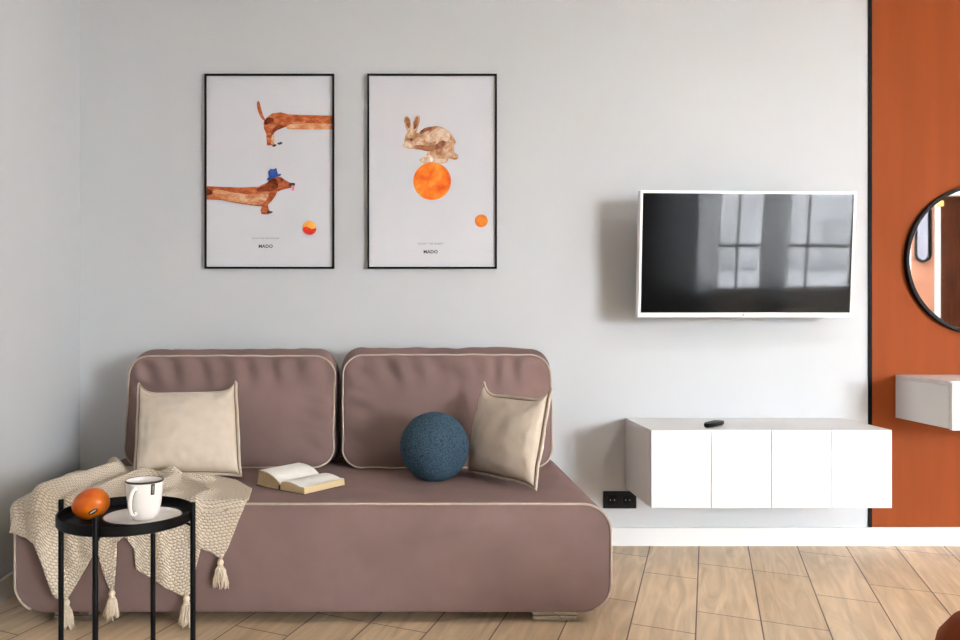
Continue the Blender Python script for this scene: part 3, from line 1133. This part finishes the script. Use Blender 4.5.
# ------------------------------------------------------------------ blue boucle ball
bc = at(434.5, 444.8, 3.35)
RB = 0.1375
mb = MB()
nu, nv = 160, 100
vs, fs = [], []
for j in range(nv + 1):
    th_ = PI * j / nv
    for i in range(nu):
        ph = 2 * PI * i / nu
        d = Vector((math.sin(th_) * math.cos(ph), math.sin(th_) * math.sin(ph), math.cos(th_)))
        # four gores with sunken seams
        s = abs(math.sin(2 * (ph + .62)))
        seam_ = -.0035 * math.exp(-(s / .07) ** 2) * math.sin(th_)
        rr_ = RB + seam_ + .0022 * noise.noise(d * 34) + .0014 * noise.noise(d * 70) + .002 * noise.noise(d * 3)
        p = d * rr_
        if p.z < -RB * .955:
            p.z = -RB * .955
        vs.append(p)
for j in range(nv):
    for i in range(nu):
        l = (i + 1) % nu
        fs.append((j * nu + i, (j + 1) * nu + i, (j + 1) * nu + l, j * nu + l))
mb.add(vs, fs)
ball = mb.build('ball_cushion', M['boucle'], smooth=180)
ball.location = (bc.x, bc.y, SZ1 - .0055 + RB * .955)
tag(ball, 'round blue boucle ball cushion on the sofa seat', 'cushion')

# ------------------------------------------------------------------ open book
bk = thing('book', 'open paperback book lying face up on the sofa seat', 'book', (-.473, -.765, SZ1 - .0030), (0, 0, math.radians(-38.5)))
BL_ = 0.215
# x: away from the spine (right +), y: along the spine, z up


def sheet(prof, y0=0.0, y1=BL_):
    return [(x, y0, z) for x, z in prof], [(x, y1, z) for x, z in prof]


mb = MB()
# right block: flat bottom, curved top
top = [(0.002, .020)] + [(.128 * k / 14, .024 + .013 * math.sin(PI * min(1, (k / 14) * 1.15 + .05)) ** .8 * (1 - .5 * k / 14) + .002) for k in range(1, 15)]
prof = top + [(.130, .002), (.002, .002)]
n = len(prof)
vs = [(x, 0, z) for x, z in prof] + [(x, BL_, z) for x, z in prof]
mb.add(vs, [tuple(range(n))[::-1], tuple(range(n, 2 * n))], 1)
for k in range(n):
    l = (k + 1) % n
    mb.f.append((k, l, n + l, n + k))
    mb.mi.append(0 if k < len(top) - 1 else 1)
mb.build('page_block', [M['paper_white'], M['page_edge']], bk, smooth=35)
# left block: lower pages flat, upper pages fanned up
mb = MB()
fan = 11
for q in range(fan):
    u = q / (fan - 1)
    zt = .010 + .050 * u ** 1.1
    pr = []
    for k in range(13):
        s = k / 12
        x = -.128 * s * (1 - .05 * u)
        z = (.004 + .020 * u) * (1 - s) + zt * s + .016 * u * math.sin(PI * s) ** .9 * (1 - s * .4) - .004 * (1 - u) * math.sin(PI * s)
        pr.append((x, z))
    th_ = .0026 if q < fan - 1 else .0012
    pr2 = pr + [(x, z - th_) for x, z in reversed(pr)]
    n = len(pr2)
    o = mb.add([(x, 0.0 + .001 * (q % 3), z) for x, z in pr2] + [(x, BL_ - .001 * (q % 2), z) for x, z in pr2],
               [tuple(range(n))[::-1], tuple(range(n, 2 * n))], 1)
    for k in range(n):
        l = (k + 1) % n
        mb.f.append((o + k, o + l, o + n + l, o + n + k))
        mb.mi.append(0 if (k < 12 and q == fan - 1) else 1)
mb.build('fanned_pages', [M['paper_white'], M['page_edge']], bk, smooth=30)['label'] = 'left hand pages fanned upward'
mb = MB()
mb.box((-.132, -.002, 0), (-.001, BL_ + .002, .0018)).box((-.001, -.002, 0), (.133, BL_ + .002, .0018))
mb.box((-.006, -.002, .0018), (.0015, BL_ + .002, .018))
mb.build('cover', M['cover'], bk)

# ------------------------------------------------------------------ knitted throw
YT = SY0            # front face plane
RF = .014           # roll at the front edge
ARC = RF * PI / 2


def throw_pos(a, t, o):
    """a: along the sofa (world x on the flat top), t: + down the front, - back over the seat; o: outward offset"""
    # across the left shoulder
    xs_ = SX0 + RC
    if a >= xs_:
        x, dz, nx, nz = a, 0.0, 0.0, 1.0
    else:
        s = xs_ - a
        an = min(s / RC, PI / 2)
        x = xs_ - RC * math.sin(an)
        dz = RC * (1 - math.cos(an))
        nx, nz = -math.sin(an), math.cos(an)
        if s > RC * PI / 2:
            dz += s - RC * PI / 2
    if t <= 0:
        y, dt, ny, nz2 = YT + RF - t, 0.0, 0.0, 1.0
    elif t < ARC:
        an = t / RF
        y, dt = YT + RF - RF * math.sin(an), RF * (1 - math.cos(an))
        ny, nz2 = -math.sin(an), math.cos(an)
    else:
        y, dt, ny, nz2 = YT, RF + (t - ARC), -1.0, 0.0
    nv_ = Vector((nx, ny, max(0.0, nz * nz2)))
    if nv_.length < 1e-4:
        nv_ = Vector((nx, ny, 0))
    nv_.normalize()
    p = Vector((x, y, SZ1 - dz - dt)) + nv_ * o
    return p


def front(px, py):
    """photo pixel on the front face -> (a, t)"""
    d = 2.885
    x = (px - CX) * d / F
    z = CAMH - (py - CZ) * d / F
    xs_ = SX0 + RC
    t = SZ1 - z - RF + ARC
    if x < xs_:
        an = math.asin(min(1, (xs_ - x) / RC))
        return (xs_ - RC * an, t - RC * (1 - math.cos(an)))
    return (x, t)


def top_(px, py, hgt=0.012):
    d = (CAMH - SZ1 - hgt) * F / (py - CZ)
    x = (px - CX) * d / F
    return (x, YT + RF - (d - D))


poly = [
    # lower edge on the front, from the left
    (-1.445, -.06), (-1.425, .0), front(14.5, 533), front(24, 537), front(39, 541), front(48, 566), front(58, 594), front(66, 600), front(72, 592), front(83, 573), front(93, 556),
    front(97, 549), front(103, 572), front(110, 590), front(114, 590), front(116, 566), front(117, 542), front(126, 535),
    front(134, 549), front(136, 569), front(160, 583), front(183, 596), front(190, 594), front(195, 572), front(201, 548),
    front(212, 553), front(222, 559), front(228, 548), front(238, 522), front(247, 500),
    top_(252, 489), top_(236, 481), top_(205, 474),
    (-.80, -.56), (-.95, -.62), (-1.10, -.64), (-1.27, -.60), (-1.40, -.52), (-1.455, -.40), (-1.46, -.2),
]


def inside(x, y):
    c = False
    n = len(poly)
    j = n - 1
    for i in range(n):
        xi, yi = poly[i]
        xj, yj = poly[j]
        if (yi > y) != (yj > y) and x < (xj - xi) * (y - yi) / (yj - yi) + xi:
            c = not c
        j = i
    return c


def nearest(x, y):
    best, bp_ = 1e9, None
    p = Vector((x, y))
    n = len(poly)
    for i in range(n):
        a, b = Vector(poly[i]), Vector(poly[(i + 1) % n])
        ab_ = b - a
        tt = max(0, min(1, (p - a).dot(ab_) / max(ab_.length_squared, 1e-9)))
        q = a + ab_ * tt
        d = (q - p).length
        if d < best:
            best, bp_ = d, q
    return best, bp_


# fold crests: (polyline in (a,t), width, height)
folds = [
    ([(-1.20, -.52), (-1.16, -.42), (-1.20, -.2), (-1.26, .0), (-1.25, .2), (-1.20, .30)], .036, .056),
    ([(-1.06, -.50), (-1.04, -.40), (-1.08, -.2), (-1.10, .0), (-1.09, .15)], .032, .034),
    ([(-1.33, -.50), (-1.30, -.3), (-1.33, -.12), (-1.34, .0)], .028, .032),
    ([(-.93, -.40), (-.90, -.30), (-.93, -.05), (-.98, .1), (-.97, .25)], .028, .026),
    ([(-1.0, -.38), (-.88, -.34), (-.76, -.31)], .022, .022),
    ([(-.84, -.30), (-.76, -.20), (-.70, -.10)], .022, .016),
    ([(-.72, -.06), (-.74, .06), (-.72, .14)], .022, .014),
    ([(-.84, -.1), (-.85, .1), (-.83, .3)], .022, .018),
    ([(-1.17, -.15), (-1.165, .05), (-1.15, .2)], .020, .018),
]


def fold_h(a, t):
    h = .007
    p = Vector((a, t))
    for pts, w, amp in folds:
        best = 9
        for i in range(len(pts) - 1):
            A, B = Vector(pts[i]), Vector(pts[i + 1])
            ab_ = B - A
            tt = max(0, min(1, (p - A).dot(ab_) / ab_.length_squared))
            d = ((A + ab_ * tt) - p).length
            best = min(best, d)
        h += amp * math.exp(-(best / w) ** 2)
    h += .004 * (1 + noise.noise(Vector((a * 7, t * 7, 1.0))))
    # hang a little clear of the front face towards the tips
    if t > .03:
        h = h * .65 + .008
    return h


STEP = .006
a0, a1 = min(p[0] for p in poly), max(p[0] for p in poly)
t0, t1 = min(p[1] for p in poly), max(p[1] for p in poly)
na, ntt = int((a1 - a0) / STEP) + 2, int((t1 - t0) / STEP) + 2
idx = {}
grid = {}
mb = MB()
uvs = []
cells = []
for j in range(ntt):
    for i in range(na):
        if inside(a0 + (i + .5) * STEP, t0 + (j + .5) * STEP):
            cells.append((i, j))
cs = set(cells)
for (i, j) in cells:
    q = []
    for (di, dj) in ((0, 0), (1, 0), (1, 1), (0, 1)):
        k = (i + di, j + dj)
        if k not in idx:
            x, y = a0 + k[0] * STEP, t0 + k[1] * STEP
            border = any((k[0] + e, k[1] + f_) not in cs for e in (-1, 0) for f_ in (-1, 0))
            if border:
                d, np_ = nearest(x, y)
                if d < STEP * 1.2:
                    x, y = np_.x, np_.y
            p = throw_pos(x, y, fold_h(x, y))
            idx[k] = len(mb.v)
            mb.v.append(tuple(p))
            uvs.append([0, 0])
            grid[k] = p
        q.append(idx[k])
    mb.f.append(tuple(q))
    mb.mi.append(0)
# texture coordinates follow the real length of the cloth
for j in range(ntt + 1):
    u = 0.0
    for i in range(na + 1):
        k = (i, j)
        if i and k in grid and (i - 1, j) in grid:
            u += (grid[k] - grid[(i - 1, j)]).length
        elif i:
            u += STEP
        if k in idx:
            uvs[idx[k]][0] = u
for i in range(na + 1):
    u = 0.0
    for j in range(ntt + 1):
        k = (i, j)
        if j and k in grid and (i, j - 1) in grid:
            u += (grid[k] - grid[(i, j - 1)]).length
        elif j:
            u += STEP
        if k in idx:
            uvs[idx[k]][1] = u
throw = thing('knitted_throw', 'cream knitted throw with tassels draped over the left end of the sofa', 'blanket', (-1.05, -.8, SZ1))
mb.v = [(x + 1.05, y + .8, z - SZ1) for x, y, z in mb.v]
mb.uv = uvs
cl = mb.build('knit_cloth', M['knit'], throw, smooth=180)
so = cl.modifiers.new('Solidify', 'SOLIDIFY')
so.thickness = .008
so.offset = 0.0


def tassel(px, py, seed, L=.088):
    rnd = random.Random(seed)
    p = at(px, py, 2.868)
    mb = MB()
    # tied head
    mb.lathe([(.0005, .012), (.006, .010), (.0105, .003), (.0115, -.004), (.0085, -.012), (.0065, -.016), (.009, -.021)], 18)
    mb.tube([(.0088 * math.cos(k * PI / 8), .0088 * math.sin(k * PI / 8), -.0155) for k in range(16)], .0025, 6, closed=True)
    for k in range(46):
        a = rnd.random() * 2 * PI
        r0 = .007 * math.sqrt(rnd.random())
        r1 = (.010 + .018 * math.sqrt(rnd.random()))
        ln = L * (.82 + .22 * rnd.random())
        a2 = a + rnd.uniform(-.5, .5)
        pts = []
        for s in range(6):
            u = s / 5
            r_ = r0 * (1 - u) + r1 * (u ** .6)
            aa = a + (a2 - a) * u
            pts.append((r_ * math.cos(aa) + .002 * math.sin(9 * u + seed + k), min(r_ * math.sin(aa), .006), -.014 - (ln - .014) * u))
        mb.tube(pts, [.0026, .0030, .0030, .0028, .0026, .0016], 5)
    o = mb.build('tassel', M['tassel'], throw, smooth=180)
    o.location = p - Vector((-1.05, -.8, SZ1))
    return o


tassel(66.5, 602, 1, .092)
tassel(112, 593, 2, .088)
tassel(186.5, 598, 3, .092)
tassel(220.5, 562, 4, .088)

# ------------------------------------------------------------------ side table
tb0 = at(126.5, 500, 2.40)
tx, ty = tb0.x, tb0.y
tb = thing('side_table', 'round black metal tray side table in front of the sofa', 'table', (tx, ty, 0))
RT = 0.1885
mb = MB()
mb.lathe([(.0001, .487), (RT - .004, .487), (RT, .490), (RT, .5165), (RT - .002, .518), (RT - .004, .5165), (RT - .005, .4955), (RT - .008, .492), (.0001, .492)], 96)
mb.build('tray', M['black_metal'], tb, smooth=40)
for k in range(4):
    a = math.radians(-5 + 90 * k)
    c, s = math.cos(a), math.sin(a)
    g_ = MB()
    g_.lathe([(.0001, 0), (.0076, 0), (.0076, .541), (.0068, .543), (.0001, .543)], 20, (c * .196, s * .196, 0))
    # bracket under the tray
    g_.tube([(c * .190, s * .190, .478), (c * .165, s * .165, .4865)], .004, 8)
    g_.build('leg', M['black_metal'], tb, smooth=40)

# saucer and cup
d_ = 2.43
pc = at(143.0, 512, 2.365)
cupx, cupy = pc.x, pc.y
zt = .492
sa = thing('saucer', 'white ceramic saucer with a dark rim under the mug', 'saucer', (cupx, cupy, zt))
RS = .107
mb = MB().lathe([(.0001, .001), (.052, .001), (.055, .004), (.085, .008), (RS - .002, .0155), (RS - .001, .0185), (RS - .005, .0185), (.085, .0125), (.055, .0075), (.0001, .0075)], 72)
mb.build('dish', M['ceramic'], sa, smooth=50)
MB().lathe([(RS - .004, .0150), (RS - .0002, .0155), (RS + .0008, .0175), (RS - .0008, .0190), (RS - .0025, .0180)], 72).build('rim', M['ceramic_rim'], sa, smooth=180)

cup = thing('mug', 'white ceramic mug with a dark rim line standing on the saucer', 'mug', (cupx + .004, cupy, zt + .0078))
CH = .112
prof = [(.0001, 0), (.027, 0), (.031, .002), (.0355, .009), (.041, .022), (.0463, .045), (.0497, .072), (.0519, .100), (.0528, CH - .002), (.0515, CH), (.0500, CH - .002), (.0492, .099), (.0468, .072), (.0433, .046), (.038, .025), (.031, .012), (.0001, .010)]
mb = MB().lathe(prof, 64)
mb.build('body', M['ceramic'], cup, smooth=50)
MB().lathe([(.0500, CH - .001), (.0515, CH + .0006), (.0530, CH - .001), (.0533, CH - .004), (.0527, CH - .005), (.0520, CH - .003)], 64).build('rim', M['ceramic_rim'], cup, smooth=180)
# handle facing the viewer, slightly left
ha = math.radians(-101)
hp = []
for k in range(17):
    u = k / 16
    an = PI * (u - .5)
    rad = .041 + .007 * (1 - u) + .034 * max(0, math.cos(an)) ** .7
    zz = .060 - .034 * math.sin(an)
    hp.append((rad * math.cos(ha), rad * math.sin(ha), .060 + (.060 - zz) * 1.0))
hp = hp[::-1]
hd = MB().tube(hp, [.0068] * 17, 12).build('handle', M['ceramic'], cup, smooth=180)
tx_, ty_ = -math.sin(ha) * .0066, math.cos(ha) * .0066
MB().tube([(x + tx_, y + ty_, z) for x, y, z in hp[2:-2]], .0012, 6).build('dark_edge_line', M['ceramic_rim'], hd, smooth=180)
# small dark tag hanging from the rim
la = math.radians(-47)
mb = MB()
vs, fs = [], []
for k in range(7):
    a = la + math.radians(-6 + 12 * k / 6)
    for (z, r_) in ((CH - .006, .0527), (CH - .036, .0505)):
        vs += [(r_ * math.cos(a) * 1.012, r_ * math.sin(a) * 1.012, z)]
fs = [(2 * k, 2 * k + 1, 2 * k + 3, 2 * k + 2) for k in range(6)]
mb.add(vs, fs)
lb = mb.build('label_patch', M['ceramic_rim'], cup, smooth=180)
so = lb.modifiers.new('Solidify', 'SOLIDIFY')
so.thickness = .0012
mb = MB()
mb.tube([(.0541 * math.cos(la), .0541 * math.sin(la), CH - .010), (.0522 * math.cos(la), .0522 * math.sin(la), CH - .032)], .0007, 6)
mb.build('label_line', M['sticker_white'], lb)

# mango
pm = at(89.5, 504, 2.38)
mg = thing('mango', 'orange mango with a small dark oval sticker on the black tray', 'fruit', (pm.x, pm.y + .01, zt))
vs, fs = [], []
nu, nv = 48, 32
RA, RBm, RCm = .0535, .045, .0435
tilt = Matrix.Rotation(math.radians(-14), 3, 'Y')
for j in range(nv + 1):
    th_ = PI * j / nv
    for i in range(nu):
        ph = 2 * PI * i / nu
        d = Vector((math.cos(th_), math.sin(th_) * math.cos(ph), math.sin(th_) * math.sin(ph)))
        k = 1 + .07 * d.x * d.z + .05 * d.x
        p = Vector((d.x * RA, d.y * RBm * k, d.z * RCm * k))
        vs.append(tilt @ p)
zmin = min(v_.z for v_ in vs)
vs = [v_ - Vector((0, 0, zmin)) for v_ in vs]
for j in range(nv):
    for i in range(nu):
        l = (i + 1) % nu
        fs.append((j * nu + i, j * nu + l, (j + 1) * nu + l, (j + 1) * nu + i))
mb = MB()
mb.add(vs, fs)
mgo = mb.build('flesh', M['mango'], mg, smooth=180)


def mango_pt(dx, dz, off):
    """point on the viewer's side of the fruit"""
    c = Vector((0, 0, -zmin))
    best = None
    loc = tilt.inverted() @ Vector((dx, 0, dz))
    k = 1
    yy = 1 - (loc.x / RA) ** 2 - (loc.z / (RCm * 1.02)) ** 2
    y = -RBm * 1.03 * math.sqrt(max(.02, yy)) - off
    return (dx, y, dz - zmin)


st = MB()
n = 24
ca, sa_ = math.cos(math.radians(30)), math.sin(math.radians(30))


def stick(rx, ry, off, n=24):
    c0 = (.021, -.013)
    pts = []
    for k in range(n):
        a = 2 * PI * k / n
        ex, ey = rx * math.cos(a), ry * math.sin(a)
        pts.append(mango_pt(c0[0] + ex * ca - ey * sa_, c0[1] + ex * sa_ + ey * ca, off))
    return pts, mango_pt(c0[0], c0[1], off)


a_, ac = stick(.0135, .0062, .0008)
b_, bc2 = stick(.0135, .0062, -.004)
st.add(a_ + b_ + [ac], [(k, (k + 1) % n, n + (k + 1) % n, n + k) for k in range(n)] + [(k, 2 * n, (k + 1) % n) for k in range(n)])
stk = st.build('sticker', M['ink'], mg, smooth=50)
a_, ac = stick(.0100, .0017, .0015)
b_, bc2 = stick(.0100, .0017, 0.0)
st = MB()
st.add(a_ + b_ + [ac], [(k, (k + 1) % n, n + (k + 1) % n, n + k) for k in range(n)] + [(k, 2 * n, (k + 1) % n) for k in range(n)])
st.build('sticker_mark', M['sticker_white'], stk, smooth=50)

# ------------------------------------------------------------------ pouf at the lower right
pf = thing('pouf', 'rust velvet pouf at the lower right corner of the floor', 'pouf', (1.385, -2.14, 0))
mb = MB().lathe([(.0001, .012), (.20, .012), (.225, .03), (.238, .12), (.242, .20), (.238, .30), (.225, .36), (.20, .395), (.16, .412), (.08, .420), (.0001, .422)], 64)
mb.build('cushion', M['terracotta_velvet'], pf, smooth=180)
MB().lathe([(.0001, 0), (.19, 0), (.195, .006), (.19, .014), (.0001, .014)], 48).build('base_ring', M['black_metal'], pf, smooth=40)
MB().tube([(.2395 * math.cos(2 * PI * k / 64), .2395 * math.sin(2 * PI * k / 64), .30) for k in range(64)], .004, 8, closed=True).build('piping', M['terracotta_velvet'], pf, smooth=180)

# ------------------------------------------------------------------ unseen ceiling lamp, added to brighten the tops of things
for k, (lx, ly) in enumerate(((2.3, -2.2),)):
    cl_ = thing('added_ceiling_lamp', 'unseen round ceiling lamp added for overhead light in front of the television wall', 'lamp', (lx, ly, H))
    MB().lathe([(.0001, -.05), (.30, -.05), (.32, -.04), (.32, 0), (.0001, 0)], 48).build('housing', M['white_plastic'], cl_, smooth=40)
    ld = bpy.data.lights.new('added_overhead_light', 'AREA')
    ld.shape = 'DISK'
    ld.size = 0.56
    ld.energy = 6.0
    ld.color = (0.97, 0.985, 1.0)
    lo = bpy.data.objects.new('added_overhead_light', ld)
    COL.objects.link(lo)
    lo.location = (lx, ly, H - .055)

# ------------------------------------------------------------------ sky and camera
wd_ = bpy.data.worlds.new('overcast_sky')
SC.world = wd_
wd_.use_nodes = True
nt = wd_.node_tree
bg = nt.nodes['Background']
# overcast sky, brightest towards the hazy horizon
tc = nt.nodes.new('ShaderNodeTexCoord')
sp = nt.nodes.new('ShaderNodeSeparateXYZ')
nt.links.new(tc.outputs['Generated'], sp.inputs[0])
rp = nt.nodes.new('ShaderNodeValToRGB')
rp.color_ramp.elements[0].position = 0.0
rp.color_ramp.elements[0].color = (0.945, 0.975, 1.0, 1)
rp.color_ramp.elements[1].position = 0.6
rp.color_ramp.elements[1].color = (0.33, 0.37, 0.42, 1)
e_ = rp.color_ramp.elements.new(0.22)
e_.color = (0.875, 0.93, 0.98, 1)
nt.links.new(sp.outputs['Z'], rp.inputs['Fac'])
nt.links.new(rp.outputs['Color'], bg.inputs['Color'])
bg.inputs['Strength'].default_value = 30.0

cam = bpy.data.cameras.new('camera')
co = bpy.data.objects.new('camera', cam)
COL.objects.link(co)
co.location = (0, -D, CAMH)
co.rotation_euler = (PI / 2, 0, 0)
cam.sensor_width = 36.0
cam.lens = F / 960.0 * 36.0
cam.shift_x = (480.0 - CX) / 960.0
cam.shift_y = -(320.0 - CZ) / 960.0
cam.clip_start = 0.05
SC.camera = co

SC.view_settings.view_transform = 'Standard'
SC.view_settings.look = 'None'
SC.view_settings.exposure = 2.13
SC.view_settings.gamma = 1.0
SC.view_settings.use_curve_mapping = False
SC.cycles.max_bounces = 12
SC.cycles.diffuse_bounces = 8
SC.cycles.use_denoising = True
SC.cycles.sample_clamp_indirect = 8.0
